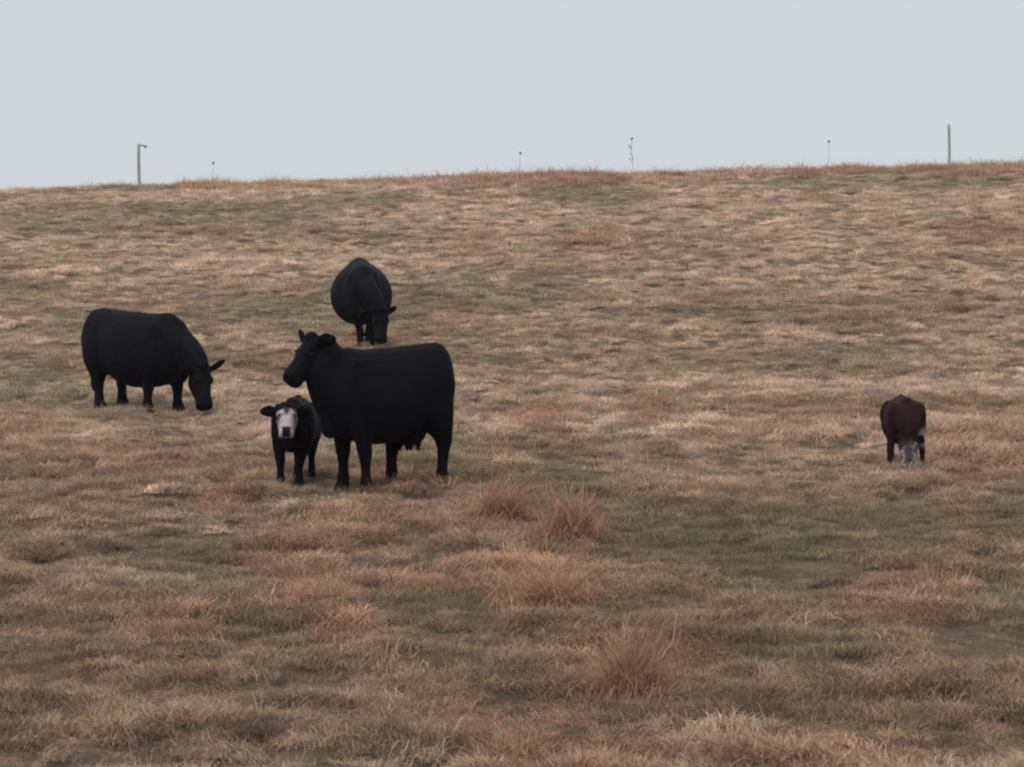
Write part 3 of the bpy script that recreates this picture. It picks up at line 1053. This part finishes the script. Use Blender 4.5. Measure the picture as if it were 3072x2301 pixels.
def fence_post(px, top_py, wpx, label, fitting):
    y = 78.0
    for _ in range(4):
        y = ridge_y(at_depth(px, y)) + 0.6
    x = at_depth(px, y)
    zg = H(x, y)
    ztop = CAMZ - (top_py - H0 / 2) / FPX * y
    h = ztop - zg
    r0 = wpx * y / FPX / 2
    mb = MB()
    r = random.Random(int(px))
    rings = []
    for t in np.linspace(-0.25 / h, 1, 12):
        rr = r0 * (1.06 - 0.10 * t) * r.uniform(0.96, 1.04)
        rings.append(ring((0.012 * math.sin(t * 3 + px), 0.01 * math.cos(t * 4), t * h), (1, 0, 0), (0, 1, 0), rr, rr, rr, 2.1, 14))
    rings.append(ring((0.0, 0, h + r0 * .25), (1, 0, 0), (0, 1, 0), r0 * .6, r0 * .55, r0 * .55, 2.0, 14))
    mb.loft(rings)
    o = link_mesh("fence_post", mb.V, mb.F, M_POST, None, True)
    o.location = (x, y, zg)
    tag(o, label, "fence post", "fence posts on the ridge")
    if fitting:
        a = MB()
        a.tube([(r0 * .5, 0, h - .05), (r0 + .06, 0, h - .06), (r0 + .15, 0, h - .085)], [.022, .026, .034])
        a.ball((r0 + .17, 0, h - .095), .055, .045, .05)
        link_mesh("wire_bracket", a.V, a.F, M_INS, o, True)
    return o


fence_post(417, 431, 9.5, "grey wooden fence post on the ridge with a small bracket at its top", True)
fence_post(2847, 374, 8.5, "plain grey wooden fence post on the ridge without a bracket", False)


def weed(px, top_py, kind, label):
    y = 78.0
    for _ in range(4):
        y = ridge_y(at_depth(px, y)) - 0.4
    x = at_depth(px, y)
    zg = H(x, y)
    h = CAMZ - (top_py - H0 / 2) / FPX * y - zg
    r = random.Random(int(px))
    root = bpy.data.objects.new("dead_weed", None)
    scene.collection.objects.link(root)
    root.location = (x, y, zg)
    tag(root, label, "weed", "dead weeds standing on the ridge")
    lean = r.uniform(-.06, .06)
    pts = [(lean * t * t * h + 0.015 * math.sin(t * 5 + px), 0.01 * math.sin(t * 7), -0.08 + t * (h + .06)) for t in np.linspace(0, 1, 8)]
    s = MB()
    s.tube(pts, [0.007 - 0.003 * t for t in np.linspace(0, 1, 8)], 8)
    link_mesh("stem", s.V, s.F, M_WEED, root, True)
    tip = pts[-1]

    def seed_head(c, w, hh):
        m = MB()
        prof = [(0, .25), (.12, .9), (.3, 1.0), (.55, .7), (.8, .4), (1.0, .12)]
        m.loft([ring((c[0], c[1], c[2] + t * hh - hh * .4), (1, 0, 0), (0, 1, 0), w * q, w * q, w * q, 2.0, 10) for t, q in prof])
        for k in range(14):
            a, b = r.uniform(0, 6.28), r.uniform(-.3, .9)
            q = (c[0] + math.cos(a) * w * 1.4, c[1] + math.sin(a) * w * 1.4, c[2] + b * hh * .6)
            m.tube([(c[0], c[1], c[2] + b * hh * .3), q], [.006, .002], 5)
        link_mesh("seed_head", m.V, m.F, M_SEED, root, True)
    if kind == 'head':
        seed_head(tip, .042, .10)
    else:
        for k in range(6):
            t = 0.45 + 0.09 * k
            b = pts[min(int(t * 7), 7)]
            a = r.uniform(0, 6.28)
            q = (b[0] + (.10 + .05 * r.random()) * math.cos(a), b[1] + .1 * math.sin(a), b[2] + r.uniform(.10, .22))
            m = MB()
            m.tube([b, ((b[0] + q[0]) / 2, (b[1] + q[1]) / 2, (b[2] * .6 + q[2] * .4)), q], [.006, .005, .004], 6)
            link_mesh("branch", m.V, m.F, M_WEED, root, True)
            seed_head(q, .022, .06)
        seed_head(tip, .03, .08)


weed(1559, 458, 'head', "dead weed with one dark round seed head and a short faint stem")
weed(638, 488, 'head', "dead weed with small seed head standing near the bracketed fence post")
weed(2486, 423, 'head', "tall thin dead weed with a cone shaped seed head near the plain post")
weed(1899, 415, 'branched', "tall branching dead weed, the bushiest on the ridge")


# ------------------------------------------------------------------ thin damp air over the pasture
def build_haze():
    x, z0, z1 = 4100.0, -9.0, 14.0
    zmin = float(_zz.min()) - 2.5
    z0 = min(z0, zmin)
    v = [(sx_ * x, sy_ * x, z) for z in (z0, z1) for sx_, sy_ in ((-1, -1), (1, -1), (1, 1), (-1, 1))]
    f = [(3, 2, 1, 0), (4, 5, 6, 7), (0, 1, 5, 4), (1, 2, 6, 5), (2, 3, 7, 6), (3, 0, 4, 7)]
    m = bpy.data.materials.new("damp_air")
    m.use_nodes = True
    t = m.node_tree
    t.nodes.clear()
    out = t.nodes.new("ShaderNodeOutputMaterial")
    pv = t.nodes.new("ShaderNodeVolumePrincipled")
    pv.inputs["Color"].default_value = (0.86, 0.88, 0.95, 1)
    pv.inputs["Density"].default_value = 0.00025
    t.links.new(pv.outputs[0], out.inputs["Volume"])
    o = link_mesh("haze", v, f, m)
    tag(o, "thin pale damp haze filling the air over the pasture", "haze", kind="stuff")


build_haze()
